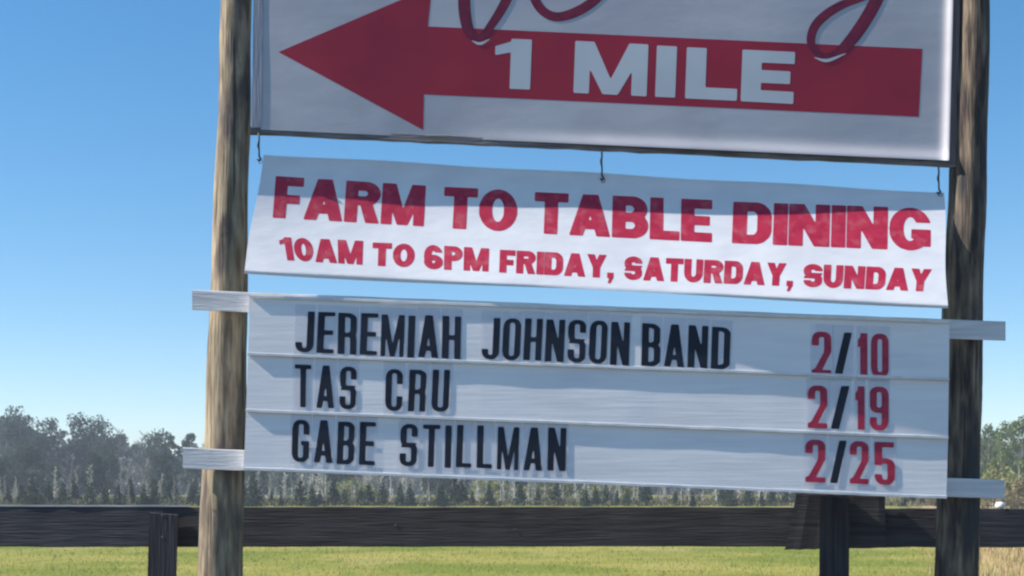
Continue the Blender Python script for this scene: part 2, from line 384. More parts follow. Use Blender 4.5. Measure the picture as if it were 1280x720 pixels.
    if ch in '69':
        t = (ring(0, 0, W, 1, ry=.44 if wide else .2) & ~r(W*.5, .5, W+1, .70)) & ((X < W*.5) | (Y > .5) | (Y < .3))
        t = t | ring(0, 0, W, .60, ry=.28 if wide else .17)
        if ch == '9': 
            t2 = np.zeros_like(t); xi = np.clip(((W-X+.15)*RES).astype(int), 0, t.shape[1]-1); yi = np.clip(((1-Y+.4)*RES).astype(int), 0, t.shape[0]-1)
            t2 = t[yi, xi]; return t2
        return t
    if ch == '/': return q((0, 0), (s*1.02, 0), (W, 1), (W-s*1.02, 1))
    if ch == ',': return r(0, 0, W, .24) | q((W*.35, .05), (W, .05), (W*.55, -.22), (W*.1, -.22))
    raise ValueError(ch)
def contours(fb, thr=.5):
    f = fb.astype(float); 
    for _ in range(2):
        f = np.pad(f, 1)
        f = (f[:-2, 1:-1]+f[2:, 1:-1]+2*f[1:-1, 1:-1])/4
        f = np.pad(f, ((0, 0), (1, 1))); f = (f[:, :-2]+f[:, 2:]+2*f[:, 1:-1])/4
    f = np.pad(f, 1); h, w = f.shape
    inside = f > thr
    act = np.argwhere(~((inside[:-1, :-1] == inside[1:, :-1]) & (inside[:-1, :-1] == inside[:-1, 1:]) & (inside[:-1, :-1] == inside[1:, 1:])))
    seg = {}
    for j, i in act:
        v = (f[j, i], f[j, i+1], f[j+1, i+1], f[j+1, i]); bset = [x > thr for x in v]
        def ed(k):
            a, c = v[k], v[(k+1) % 4]; t = (thr-a)/(c-a)
            if k == 0: return ('h', j, i), (i+t, j)
            if k == 1: return ('v', j, i+1), (i+1, j+t)
            if k == 2: return ('h', j+1, i), (i+1-t, j+1)
            return ('v', j, i), (i, j+1-t)
        enter = [k for k in range(4) if (not bset[k]) and bset[(k+1) % 4]]
        leave = [k for k in range(4) if bset[k] and not bset[(k+1) % 4]]
        for a in enter:
            c = min(leave, key=lambda z: (z-a) % 4)
            ka, pa = ed(a); kc, pc = ed(c); seg[ka] = (kc, pa)
    loops = []
    while seg:
        k0 = next(iter(seg)); k = k0; L = []
        while k in seg:
            k2, p = seg.pop(k); L.append(p); k = k2
        if len(L) > 8: loops.append(L)
    return loops
def simplify(L, tol):
    n = len(L); pts = np.array(L)
    c = pts.mean(0); i0 = int(np.argmax(((pts-c)**2).sum(1))); pts = np.roll(pts, -i0, 0); i1 = int(np.argmax(((pts-pts[0])**2).sum(1)))
    def dp(a):
        if len(a) < 3: return [a[0], a[-1]]
        d = a[-1]-a[0]; ln = math.hypot(*d) or 1e-9
        dist = np.abs(d[0]*(a[:, 1]-a[0, 1])-d[1]*(a[:, 0]-a[0, 0]))/ln; k = int(np.argmax(dist))
        if dist[k] < tol: return [a[0], a[-1]]
        return dp(a[:k+1])[:-1]+dp(a[k:])
    A = dp(pts[:i1+1]); B = dp(np.vstack([pts[i1:], pts[:1]]))
    return [tuple(p) for p in (A[:-1]+B[:-1])]
cache = {}
import bmesh
def refine(pts, tris, thr, passes=5):
    bm = bmesh.new(); vs = [bm.verts.new((x, y, 0)) for x, y in pts]
    for t in tris:
        try: bm.faces.new([vs[i] for i in t])
        except ValueError: pass
    for _ in range(passes):
        es = [e for e in bm.edges if e.calc_length() > thr]
        if not es: break
        bmesh.ops.subdivide_edges(bm, edges=es, cuts=1); bmesh.ops.triangulate(bm, faces=[f for f in bm.faces if len(f.verts) > 3])
    bm.verts.index_update(); P_ = [(v.co.x, v.co.y) for v in bm.verts]; T_ = [tuple(v.index for v in f.verts) for f in bm.faces]
    bm.free(); return P_, T_
def glyph(ch, W, s, b):
    key = (ch, round(W, 3), s, b)
    if key not in cache:
        out = []
        for L in contours(glyph_field(ch, W, s, b)):
            L = simplify(L, .35)
            out.append([((x-1+.5)/RES-.15, (y-1+.5)/RES-.4) for x, y in L])
        flat = [p for L in out for p in L]
        tris = tessellate_polygon([[Vector((x, y, 0)) for x, y in L] for L in out])
        cache[key] = refine(flat, [tuple(t) for t in tris], .11, 6) if s > .2 else (flat, [tuple(t) for t in tris])
    return cache[key]
HEAVY = dict(I=.30, L=.70, E=.74, F=.72, T=.80, H=.88, N=.90, M=1.08, A=.98, J=.7, P=.80, R=.88, B=.86, D=.86, O=.92, C=.86, G=.92, U=.86, Y=.90, S=.82)
HEAVY.update({'1': .54, '0': .84, '6': .82, ',': .30})
def lay(text, widths, gap, default=.42):
    x = 0; out = []
    for ch in text:
        w = widths.get(ch, default); out.append((ch, x, w)); x += w+gap
    return out, x-gap
def bil(q, u, v):     # q = TL, TR, BR, BL in px ; v 1 at the top
    (ax, ay), (bx, by), (cx, cy), (dx, dy) = q
    tx, ty = ax+(bx-ax)*u, ay+(by-ay)*u; lx, ly = dx+(cx-dx)*u, dy+(cy-dy)*u
    return lx+(tx-lx)*v, ly+(ty-ly)*v
def word(text, q, surf, mat, parent, s=.27, b=.20, gap=.05, name='lettering', widths=HEAVY, sub=True):
    L, T = lay(text, widths, gap); V, Fc = [], []
    for ch, x, w in L:
        pts, tr = glyph(ch, w, s if ch != ',' else w, b); o = len(V)
        for (gx, gy) in pts:
            px, py = bil(q, (x+gx)/T, gy); V.append(surf(px, py))
        Fc += [tuple(i+o for i in t) for t in tr]
    return put(name, V, Fc, mat, parent)
def poly(pts, surf, mat, parent, name):
    pts, tr = refine(pts, [tuple(t) for t in tessellate_polygon([[Vector((x, y, 0)) for x, y in pts]])], 22)
    return put(name, [surf(x, y) for x, y in pts], tr, mat, parent)

# ------------------------------------------------------------------ timber poles
def pole(stations, label, seed, mat, lean=0.0):
    """stations: (py, px centre, radius px) down the pole; carried on to its foot and top"""
    rs = random.Random(seed)
    base = P(stations[-1][1], stations[-1][0], 0); base.z = 0
    root = empty('timber_pole', (base.x, 0, 0), label, 'pole', 'timber poles that carry the roadside sign')
    ys = [s_[0] for s_ in stations]; cx = [s_[1] for s_ in stations]; rr_ = [s_[2] for s_ in stations]
    V, Fc = [], []; S = 28; n = 150
    ph = [rs.uniform(0, 6.28) for _ in range(12)]
    for i in range(n+1):
        py = ys[0]+(ys[-1]-ys[0])*i/n
        c = np.interp(py, ys, cx); r_ = np.interp(py, ys, rr_)/300
        c += 1.0*math.sin(py*.011+ph[0])+.7*math.sin(py*.031+ph[1])
        ctr = P(c, py, lean*min(1.3, max(0, (420-py)/420)))
        for k in range(S):
            a = math.tau*k/S
            w = 1+.018*math.sin(2*a+ph[2]+py*.006)+.014*math.sin(3*a+ph[3]-py*.009)+.010*math.sin(5*a+ph[4]+py*.02)+.008*math.sin(py*.05+a+ph[5])+rs.uniform(-.006, .006)
            V.append(ctr+Vector((math.cos(a)*r_*w, math.sin(a)*r_*w, 0)))
    for i in range(n):
        for k in range(S):
            a, b_ = i*S+k, i*S+(k+1) % S; Fc.append((a, a+S, b_+S, b_))
    Fc.append(tuple(range(S))); Fc.append(tuple(range(n*S, n*S+S))[::-1])
    put('trunk', V, Fc, mat, root, smooth=True)
    return root
pole([(-475, 310, 16), (-330, 306, 16.5), (0, 295, 18.7), (200, 291, 20.8), (350, 287, 23), (500, 282, 25.5), (640, 277.5, 26.8), (720, 275.5, 27.2), (1062, 266, 29)],
     'round weathered timber pole left of the sign, sunlit along its left side', 3, M['pole'])
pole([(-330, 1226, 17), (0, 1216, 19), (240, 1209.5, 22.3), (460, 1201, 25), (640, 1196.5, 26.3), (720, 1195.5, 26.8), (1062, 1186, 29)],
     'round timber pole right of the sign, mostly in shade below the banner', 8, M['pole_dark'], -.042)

# ------------------------------------------------------------------ upper arrow sign
YF = -.058            # front of the panel face
TOPY = -300
sgn = empty('arrow_sign', P(755, 190, 0), 'large grey white sign panel with a red left pointing arrow reading 1 MILE', 'sign')
def up(x, y): return x+(165-y)*.028          # the panel leans like its poles
# face: thin sheet, its right and bottom edges curl forward of the board
def face_surf(px, py, off=0.0):
    # distance to bottom and right edges in px
    yb = 161+(px-316)*.0445; xr = 1187+(180-py)*.026
    d1 = max(0.0, yb+1-py); d2 = max(0.0, xr-px)
    curl = .016*math.exp(-(d1/9.0)**2)*min(1, max(0, (px-570)/200))+.020*math.exp(-(d2/7.0)**2)
    wave = .0022*math.sin(px*.011+py*.007)+.0010*math.sin(px*.031-py*.02)
    return P(px, py, YF-off-curl+wave)
NX, NY = 110, 50; V, Fc = [], []
for j in range(NY+1):
    v = 1-(1-j/NY)**2.2 if True else j/NY
    for i in range(NX+1):
        u = 1-(1-i/NX)**1.6
        yb = 162+u*(870)*.0445
        py = TOPY+(yb-TOPY)*v
        xl = 326+(165-py)*.012; xr = 1187+(180-py)*.026
        V.append(face_surf(xl+(xr-xl)*u, py+u*0))
for j in range(NY):
    for i in range(NX):
        a = j*(NX+1)+i; Fc.append((a, a+NX+1, a+NX+2, a+1))
face = put('face_sheet', V, Fc, M['vinyl'], sgn, smooth=True)
slab([(322, TOPY, -.046), (1198, TOPY+38, -.046), (1190, 202, -.046), (316, 163, -.046)], [(322, TOPY, -.030), (1198, TOPY+38, -.030), (1190, 202, -.030), (316, 163, -.030)],
     'backing_board', M['frame'], sgn)
slab([(313, 158, -.058), (1199, 198, -.058), (1198, 208.5, -.058), (313, 167.5, -.058)], [(313, 158, -.026), (1199, 198, -.026), (1198, 210, -.026), (313, 169, -.026)],
     'frame_board', M['frame'], sgn, bevel=.003, nx=40, wob=.0018)
slab([(1187+13, TOPY+20, -.060), (1200+13, TOPY+20, -.060), (1199, 200, -.060), (1186, 200, -.060)], [(1187+13, TOPY+20, -.022), (1200+13, TOPY+20, -.022), (1199, 200, -.022), (1186, 200, -.022)],
     'frame_board', M['frame_v'], sgn, bevel=.003)
slab([(322, TOPY-10, -.062), (332, TOPY-10, -.062), (327, 160, -.062), (314, 160, -.062)], [(322, TOPY-10, -.022), (332, TOPY-10, -.022), (327, 160, -.022), (314, 160, -.022)],
     'frame_board', M['frame_pale'], sgn, bevel=.003)
slab([(320, TOPY-12, -.066), (1214, TOPY+26, -.066), (1214, TOPY+38, -.066), (320, TOPY, -.066)], [(320, TOPY-12, -.022), (1214, TOPY+26, -.022), (1214, TOPY+38, -.022), (320, TOPY, -.022)],
     'frame_board', M['frame'], sgn, bevel=.003)
def fs(o): return lambda x, y: face_surf(x, y, o)
def dense(pts, step=12):
    out = []
    for i in range(len(pts)):
        a, b = pts[i], pts[(i+1) % len(pts)]; n = max(1, int(math.hypot(b[0]-a[0], b[1]-a[1])/step))
        out += [(a[0]+(b[0]-a[0])*k/n, a[1]+(b[1]-a[1])*k/n) for k in range(n)]
    return out
arrow = poly(dense([(348, 65), (540, -17), (535, 33), (1153, 61), (1148.5, 146), (530, 118), (529, 162.5)], 25), fs(.0004), M['arrow_red'], face, 'arrow_print')
def fw(ch, x0, x1, tl, tr, br, bl, lean=2):
    word(ch, [(x0+lean, tl), (x1+lean, tr), (x1-lean*.2, br), (x0-lean*.2, bl)], fs(.0008), M['print_white'], face, s=S1[ch][0], b=.235, name='lettering', widths={ch: S1[ch][1]})
S1 = {'1': (.42, .74), 'M': (.33, 1.36), 'I': (.40, .40), 'L': (.38, 1.0), 'E': (.38, 1.04)}
fw('1', 618, 663, 47.5, 49.5, 112, 110); fw('M', 717.5, 808.5, 51, 55.5, 120.5, 116); fw('I', 819.5, 844, 56.8, 58, 122, 121)
fw('L', 857, 921, 59, 62, 126, 123); fw('E', 926.5, 992, 62, 65, 130, 126.5)
# script strokes that reach down onto the arrow
def bez(pts, n=14):
    out = []
    P4 = [np.array(p, float) for p in pts]
    P4 = [2*P4[0]-P4[1]]+P4+[2*P4[-1]-P4[-2]]
    for i in range(1, len(P4)-2):
        for k in range(n):
            t = k/n; a, b, c, d = P4[i-1:i+3]
            out.append(.5*((2*b)+(-a+c)*t+(2*a-5*b+4*c-d)*t*t+(-a+3*b-3*c+d)*t**3))
    out.append(P4[-2]); return out
def stroke(ctrl, wid, off, mat, name):
    pts = bez([c[:2] for c in ctrl]); ws = bez([(c[2]*wid, 0) for c in ctrl]); V, Fc = [], []
    for i, p in enumerate(pts):
        d = pts[min(i+1, len(pts)-1)]-pts[max(i-1, 0)]; d /= (math.hypot(*d) or 1); nrm = np.array((-d[1], d[0]))*ws[i][0]/2
        V += [face_surf(*(p+nrm), off+i*2e-7), face_surf(*(p-nrm), off+i*2e-7)]
    for i in range(len(pts)-1): Fc.append((2*i, 2*i+1, 2*i+3, 2*i+2))
    return put(name, V, Fc, mat, face)
sc1 = [(583, -95, 10), (578, -60, 15), (580, -20, 16), (581, 15, 16), (587, 40, 14), (600, 47, 9), (613, 33, 11), (632, 2, 13), (652, -45, 13), (664, -70, 9)]
sc2 = [(664, -70, 9), (662, -38, 12), (666, -8, 12), (678, 13, 12), (698, 21, 12), (726, 12, 13), (752, -8, 12), (775, -40, 9), (786, -66, 6)]
sc3 = [(1140, -110, 8), (1122, -60, 15), (1104, -18, 17), (1086, 18, 17), (1064, 50, 16), (1043, 68, 10), (1026, 69, 8), (1014, 54, 11), (1018, 34, 12), (1033, 18, 12), (1055, 5, 11), (1080, -3, 8), (1098, -8, 5)]
for sc_ in (sc1, sc2, sc3):
    stroke(sc_, .95, .0008, M['script_edge'], 'script_print'); stroke(sc_, .80, .0013, M['script'], 'script_print')
stroke([(590, 51, 1), (600, 54.5, 3.5), (612, 49, 1)], 1.0, .0016, M['print_white'], 'script_print')
stroke([(1018, 72, 1), (1034, 75.5, 4), (1057, 67, 1)], 1.0, .0016, M['print_white'], 'script_print')

# ------------------------------------------------------------------ hanging banner
bq = [(329.5, 193), (1180, 241), (1184.5, 385), (304.5, 342)]
ban = empty('hanging_banner', P(755, 215, -.05), 'white banner with red farm to table dining lettering hanging below the arrow sign', 'banner')
def buv(px, py):
    v = 0.0; u = .5
    for _ in range(4):
        tx0, ty0 = bq[0]; tx1, ty1 = bq[1]; bx1, by1 = bq[2]; bx0, by0 = bq[3]
        xl = tx0+(bx0-tx0)*v; xr = tx1+(bx1-tx1)*v; u = (px-xl)/(xr-xl)
        yt = ty0+(ty1-ty0)*u; yb = by0+(by1-by0)*u; v = (py-yt)/(yb-yt)
    return u, v
def b_y(px, py):
    u, v = buv(px, py)
    vs = .463-.35*u+.03*math.sin(u*3.1)                   # where the sheet passes in front of the frame above
    y0 = -.030-.045*max(0, 1-u/.22)**1.5-.013*u
    k_ = .06; y = y0-(v-vs)*.125-.12*k_*math.log(1+math.exp((v-vs-.03)/k_))
    y += .0035*math.sin(px*.022+py*.008)*max(0, v-vs)+.0022*math.sin(px*.049-py*.02)*(.15+abs(v-vs))+.0015*math.sin(px*.008+1)
    if v > .985: y += (v-.985)*.6
    return y
def ban_s(px, py, off=0.0): return P(px, py, b_y(px, py)-off)
NX, NY = 130, 60; V, Fc = [], []
for j in range(NY+1):
    for i in range(NX+1):
        u = i/NX; v = j/NY; x, y = bil([bq[0], bq[1], bq[2], bq[3]], u, 1-v)
        y += 1.3*math.sin(u*9)*(v > .5)*(v-.5)*2+.8*math.sin(u*21+1)*(1-v); x += 1.2*math.sin(v*7)*(1 if u < .02 or u > .98 else 0)
        V.append(ban_s(x, y))
for j in range(NY):
    for i in range(NX):
        a = j*(NX+1)+i; Fc.append((a, a+NX+1, a+NX+2, a+1))
sheet = put('sheet', V, Fc, M['banner'], ban, smooth=True)
bs = lambda x, y: ban_s(x, y, .0007)
for t, q in (('FARM', [(345, 220), (532.5, 232), (529.5, 283), (341, 272)]), ('TO', [(556, 233.5), (647.5, 238), (646, 290), (553, 285)]),
             ('TABLE', [(669, 240), (890.5, 250), (890, 303), (667, 291.5)]), ('DINING', [(917, 252), (1164, 260.5), (1163.5, 314), (915, 304)])):
    word(t, q, bs, M['banner_red'], sheet, s=.32, b=.22, gap=.04)
for t, q in (('10AM', [(348, 296), (454, 301), (453, 331), (353, 325)]), ('TO', [(466, 303), (519, 305), (518, 334.5), (465, 332)]),
             ('6PM', [(530, 305.5), (611.5, 310.5), (610.5, 339.5), (530, 336)]), ('FRIDAY,', [(625, 312), (768, 319), (767, 348), (624, 340.5)]),
             ('SATURDAY,', [(781, 320), (993, 329.5), (991, 358), (780, 349.5)]), ('SUNDAY', [(1005, 329.5), (1165, 336.5), (1162, 364.5), (1004, 358.5)])):
    word(t, q, bs, M['banner_red'], sheet, s=.325, b=.245, gap=.05)
for hx, y0, y1 in ((323.5, 166, 200), (752, 186, 224), (1173, 207, 241)):
    yy = b_y(hx+8, y1)
    pts = [P(hx, y0, -.064), P(hx+.5, y0+9, -.060), P(hx-.5, y0+16, (yy-.062)/2), P(hx+.5, (y0+y1)/2+5, yy-.004), P(hx+.5, y1-5, yy-.005), P(hx+2.5, y1-1, yy-.005), P(hx+1, y1+1, yy-.005), P(hx-2, y1-1, yy-.006)]
    v, f = tube_pts([tuple(p) for p in pts], [.0045, .0035, .0055, .0035, .004, .005, .005, .003], 7)
    put('hook', v, f, M['metal'], ban, smooth=True)
    ring = [ban_s(hx+2+2.4*math.cos(a), y1+2+2.4*math.sin(a), .001) for a in [math.tau*k/12 for k in range(12)]]
    v, f = tube_pts([tuple(p) for p in ring+ring[:1]], [.0012]*13, 6); put('eyelet', v, f, M['metal'], ban, smooth=True)

# ------------------------------------------------------------------ changeable letter board
YB = -.162
def row_y(k, v): return YB-.010*v       # every row leans out a little at its foot
brd = empty('letter_board', P(748, 500, -.1), 'white changeable letter board listing three bands and dates on two crossbars', 'letter board')
edges = [((312.5, 370), (1187, 402)), ((310, 443.5), (1186, 475)), ((307.5, 514), (1185, 548)), ((305, 586.5), (1183, 622.5))]
for k in range(3):
    (a, b), (c, d) = edges[k], edges[k+1]
    g1 = 0.6
    yt_, yb_ = row_y(k, 0), row_y(k, 1)
    slab([(a[0], a[1]+g1, yt_), (b[0], b[1]+g1, yt_), (d[0], d[1]-g1, yb_), (c[0], c[1]-g1, yb_)],
         [(a[0], a[1]+g1, -.112), (b[0], b[1]+g1, -.112), (d[0], d[1]-g1, -.112), (c[0], c[1]-g1, -.112)], 'row_panel', M['board'], brd, nx=24, wob=.0006)
for k, ((a, b)) in enumerate(edges):
    t = 3.6 if k else 3
    up_, dn = (-t+1, 1) if k == 3 else (-t/2-1, t/2-1)
    if k == 0: up_, dn = (-1.5, 2.2)
    pr = .0125 if k else .010
    slab([(a[0]-.6, a[1]+up_, YB-pr), (b[0]+.6, b[1]+up_, YB-pr), (b[0]+.6, b[1]+dn, YB-pr), (a[0]-.6, a[1]+dn, YB-pr)],
         [(a[0]-.6, a[1]+up_, YB-.0015), (b[0]+.6, b[1]+up_, YB-.0015), (b[0]+.6, b[1]+dn, YB-.0015), (a[0]-.6, a[1]+dn, YB-.0015)], 'letter_track', M['ledge'], brd, bevel=.001, nx=30, wob=.0007)
# crossbars run behind the board and in front of both poles
slab([(240, 362.5, -.110), (1257, 402, -.110), (1257, 426, -.110), (240, 387.5, -.110)], [(240, 362.5, -.0935), (1257, 402, -.0935), (1257, 426, -.0935), (240, 387.5, -.0935)], 'crossbar', M['slat'], brd, bevel=.002, nx=40, wob=.0010)
slab([(228.5, 559.5, -.110), (1256, 600, -.110), (1256, 623.5, -.110), (228.5, 585.5, -.110)], [(228.5, 559.5, -.0935), (1256, 600, -.0935), (1256, 623.5, -.0935), (228.5, 585.5, -.0935)], 'crossbar', M['slat'], brd, bevel=.002, nx=40, wob=.0010)
CW = dict(I=.15, M=.52, J=.40, L=.37, E=.38, T=.42, N=.44, A=.45)
CW['/'] = .36; CW['1'] = .22
rs = random.Random(5)
def letters(row, text, q, mats, gap=.085, s=.145, b=.105, cw=None, xs=None):
    w = dict(CW); w.update(cw or {})
    L, T = lay(text, w, gap, .42)
    for i, (ch, x, wd) in enumerate(L):
        tilt = rs.uniform(-.012, .012); dz = rs.uniform(-.012, .012)
        pts, tr = glyph(ch, wd, s if ch != 'M' else s*.86, b)
        def mp(gx, gy):
            if xs:  # explicit px range for this letter
                u = gx/wd; x0, x1 = xs[i]; uu = (x0-q[0][0])/(q[1][0]-q[0][0]); u1 = (x1-q[0][0])/(q[1][0]-q[0][0]); return bil(q, uu+(u1-uu)*u, gy)
            return bil(q, (x+gx+tilt*(gy-.5))/T, gy+dz+tilt*(gx-wd/2))
        # clear tile that slides in the tracks
        tq = [mp(-gap*.42, 1.17), mp(wd+gap*.42, 1.17), mp(wd+gap*.42, -.10), mp(-gap*.42, -.10)]
        ty = row_y(row, 0)-.0022-rs.uniform(0, .0004); tb = row_y(row, 1)-.0022
        F_ = [(a, b_, t_) for (a, b_), t_ in zip(tq, (ty, ty, tb, tb))]; B_ = [(a, b_, t_+.001) for a, b_, t_ in F_]
        tile = slab(F_, B_, 'letter_tile', M['tile'], brd)
        m = mats[i] if isinstance(mats, (list, tuple)) else mats
        g_ = put('glyph', [P(*mp(*p), tb+(ty-tb)*(p[1]+.10)/1.27-.0007) for p in pts], tr, m, tile)
K, RD = M['black_print'], M['red_print']
letters(0, 'JEREMIAH', [(371, 389), (577, 396), (575.5, 449.5), (369, 440)], K)
letters(0, 'JOHNSON', [(604, 396.5), (788, 402.5), (786, 456.8), (602, 448)], K)
letters(0, 'BAND', [(803.5, 403.5), (914, 409.5), (912, 462), (801.5, 457)], K)
letters(1, 'TAS', [(369, 456), (446, 458.5), (445, 511.5), (368, 509.5)], K, gap=.14)
letters(1, 'CRU', [(483, 460.5), (562.5, 463), (561, 515.5), (481, 512.5)], K, gap=.15)
letters(2, 'GABE', [(366, 524.5), (470, 527.5), (468, 581.5), (364.5, 577)], K, gap=.12)
letters(2, 'STILLMAN', [(501, 529.5), (708.5, 535.5), (706.5, 589.5), (499.5, 582)], K, gap=.13)
for row, (tx, q, xs) in enumerate((
    ('2/10', [(1015, 414), (1111, 417.5), (1111, 472), (1015, 468.5)], [(1015, 1039.5), (1043, 1065), (1072.5, 1084), (1089, 1111)]),
    ('2/19', [(1010, 481.5), (1110.5, 483.5), (1110.5, 538.5), (1010, 535)], [(1010, 1034.5), (1038.5, 1062), (1069.5, 1080.5), (1087, 1110.5)]),
    ('2/25', [(1007, 549), (1119, 553), (1119, 606.5), (1007, 602.5)], [(1007, 1032), (1037.5, 1058.5), (1062.5, 1086), (1093.5, 1119)]))):
    letters(row, tx, q, [RD, K, RD, RD], s=.155, b=.12, cw={'1': .20}, xs=xs)

# ------------------------------------------------------------------ dark rail fence
fen = empty('rail_fence', (0, .32, 0), 'dark stained timber rail fence running behind the sign', 'fence')
yf = .33
M['sunlit_edge'] = noise_mat('painted_sunlit_rail_edge', (.42, .41, .40), (.60, .58, .56), scale=(1, 3, 3), ns=6, rough=.85)  # pale colour stands in for sunlight along the rail top
def rail(x0, x1, t0, t1, b0, b1, yfr, th=.035, name='rail', nx=36):
    return slab([(x0, t0, yfr), (x1, t1, yfr), (x1, b1, yfr), (x0, b0, yfr)], [(x0, t0, yfr+th), (x1, t1, yfr+th), (x1, b1, yfr+th), (x0, b0, yfr+th)], name, M['fence'], fen, bevel=.003, nx=nx, wob=.0016)
rail(-690, 202, 632.5, 633, 684, 683.5, yf); rail(202.15, 1042, 633.5, 634, 683.5, 683, yf+.002); rail(1046, 1900, 635, 637.5, 684, 684.5, yf)
slab([(996, 616, yf-.040), (1106, 619.5, yf-.040), (1108, 684.5, yf-.040), (981, 687, yf-.040)], [(996, 616, yf-.006), (1106, 619.5, yf-.006), (1108, 684.5, yf-.006), (981, 687, yf-.006)], 'splice_board', M['fence'], fen, bevel=.004, nx=14, wob=.002)
slab([(-690, 630.4, yf-.002), (236, 631.2, yf-.002), (236, 633.4, yf-.002), (-690, 632.4, yf-.002)], [(-690, 630.8, yf+.036), (236, 631.6, yf+.036), (236, 633.4, yf+.036), (-690, 632.4, yf+.036)], 'worn_top_edge', M['sunlit_edge'], fen, nx=40, wob=.0005)  # added strip, the rail's sunlit top edge painted as pale colour
for z0, z1 in ((.62, .79), (.16, .33)):
    for a, b in ((-690, 200), (204, 1042), (1046, 1900)):
        pa = HOR+(CAMZ-z1)*F/(yf-CAMY); pb = HOR+(CAMZ-z0)*F/(yf-CAMY)
        rail(a, b, pa, pa, pb, pb, yf)
for cx, tp, w, mtop in ((-640, 638, 36, 0), (203.5, 640, 35, 0), (1043.5, 619, 36, 0), (1884, 636, 36, 0)):
    yb_ = HOR+CAMZ*F/(yf-CAMY)
    lean = 10 if cx == 203.5 else 2
    y1 = yf-.003 if cx != 1043.5 else yf-.042
    front = y1-.10
    slab([(cx-w/2-1+lean*.2, tp, front), (cx+w/2+lean*.2, tp+3, front), (cx+w/2-lean, yb_, front), (cx-w/2-lean-2, yb_, front)],
         [(cx-w/2-1+lean*.2, tp, y1), (cx+w/2+lean*.2, tp+3, y1), (cx+w/2-lean, yb_, y1), (cx-w/2-lean-2, yb_, y1)], 'post', M['fence_post'], fen, bevel=.004)
for cx, rows_ in ((203.5, ((645, 0), (672, 0))), (1000, ((640, -.040), (672, -.040))), (1090, ((638, -.040), (668, -.040))), (1018, ((642, -.040),)), (495, ((657, 0),)), (644, ((662, 0),))):
    for py, dy in rows_:
        yy = yf+dy-.0002 if cx != 203.5 else yf-.1045
        nv = [P(cx+1.6*math.cos(math.tau*k/10), py+1.6*math.sin(math.tau*k/10), yy) for k in range(10)]+[P(cx+1.9*math.cos(math.tau*k/10), py+1.9*math.sin(math.tau*k/10), yy+.001) for k in range(10)]
        put('nail_head', nv, [tuple(range(10))]+[(k, (k+1) % 10, (k+1) % 10+10, k+10) for k in range(10)], M['metal'], fen)
# small white knob on the rail
kn = P(1250, 635.5, yf+.017)
prof = [(.0, .0), (.017, .001), (.021, .008), (.0215, .015), (.018, .023), (.012, .028), (.0, .030)]
V, Fc = [], []
for i, (r_, z) in enumerate(prof):
    for k in range(14): a = math.tau*k/14; V.append(kn+Vector((math.cos(a)*r_, math.sin(a)*r_, z)))
for i in range(len(prof)-1):
    for k in range(14): Fc.append((i*14+k, i*14+(k+1) % 14, (i+1)*14+(k+1) % 14, (i+1)*14+k))
o = put('white_knob', V, Fc, M['knob'], None, smooth=True); tag(o, 'small round white knob on top of the dark rail at the right', 'knob')

# ------------------------------------------------------------------ trees
def leaf_cloud(centres, radii, n, size, flat=.8, seed=0, aspect=1.0):
    r = np.random.default_rng(seed); cs = np.array(centres); rd = np.array(radii)
    k = r.choice(len(cs), n, p=(rd**2)/(rd**2).sum())
    d = r.normal(size=(n, 3)); d /= np.linalg.norm(d, axis=1, keepdims=True)
    rad = rd[k]*(r.random(n)**.45)
    c = cs[k]+d*rad[:, None]*np.array([1, 1, flat])
    a = r.normal(size=(n, 3)); a /= np.linalg.norm(a, axis=1, keepdims=True)
    b = np.cross(a, r.normal(size=(n, 3))); b /= np.linalg.norm(b, axis=1, keepdims=True)
    s = size*(.5+r.random(n))[:, None]*.5
    V = np.stack([c-a*s*aspect, c-b*s*.6, c+a*s*aspect, c+b*s*.6], 1).reshape(-1, 3)
    Fc = np.arange(4*n).reshape(-1, 4)
    return V, Fc
def branchy(h, n, spread, r0, seed, up=.6, levels=2, lo=.15, twigs=5, tw=.02):
    """trunk and limbs as tapered tubes; returns (trunk parts, twig parts)"""
    rs = random.Random(seed); big = []; fine = []
    bend = (rs.uniform(-.05, .05)*h, rs.uniform(-.05, .05)*h)
    def tp(t): return Vector((bend[0]*t*t, bend[1]*t*t, h*t))
    big.append(tube_pts([tp(t) for t in (0, .3, .6, .95)], [r0, r0*.75, r0*.45, r0*.12], 5))
    tips = []
    for i in range(n):
        t = lo+(0.95-lo)*(i+rs.random())/n; p = tp(t); a = rs.uniform(0, math.tau); L = spread*h*(1.1-t*.75)*rs.uniform(.7, 1.2)
        d = Vector((math.cos(a), math.sin(a), up+rs.uniform(-.2, .4))).normalized()
        q = p+d*L*.5; e = q+(d+Vector((rs.uniform(-.3, .3), rs.uniform(-.3, .3), .3))).normalized()*L*.5
        big.append(tube_pts([p, q, e], [r0*.38*(1-t*.6), r0*.22*(1-t*.6), r0*.06], 4)); tips.append((e, L))
        for k in range(twigs):
            s_ = p.lerp(q, rs.random()) if rs.random() < .3 else q.lerp(e, rs.random())
            d2 = (d+Vector((rs.uniform(-.8, .8), rs.uniform(-.8, .8), rs.uniform(-.1, .9)))).normalized()
            e2 = s_+d2*L*rs.uniform(.25, .5); fine.append(tube_pts([s_, e2], [tw, tw*.4], 3))
            if levels > 1:
                for m_ in range(3):
                    s3 = s_.lerp(e2, rs.uniform(.3, 1)); d3 = (d2+Vector((rs.uniform(-.9, .9), rs.uniform(-.9, .9), rs.uniform(-.3, .9)))).normalized()
                    fine.append(tube_pts([s3, s3+d3*L*rs.uniform(.12, .28)], [tw*.7, tw*.3], 3))
    return big, fine, tips
variants = {}
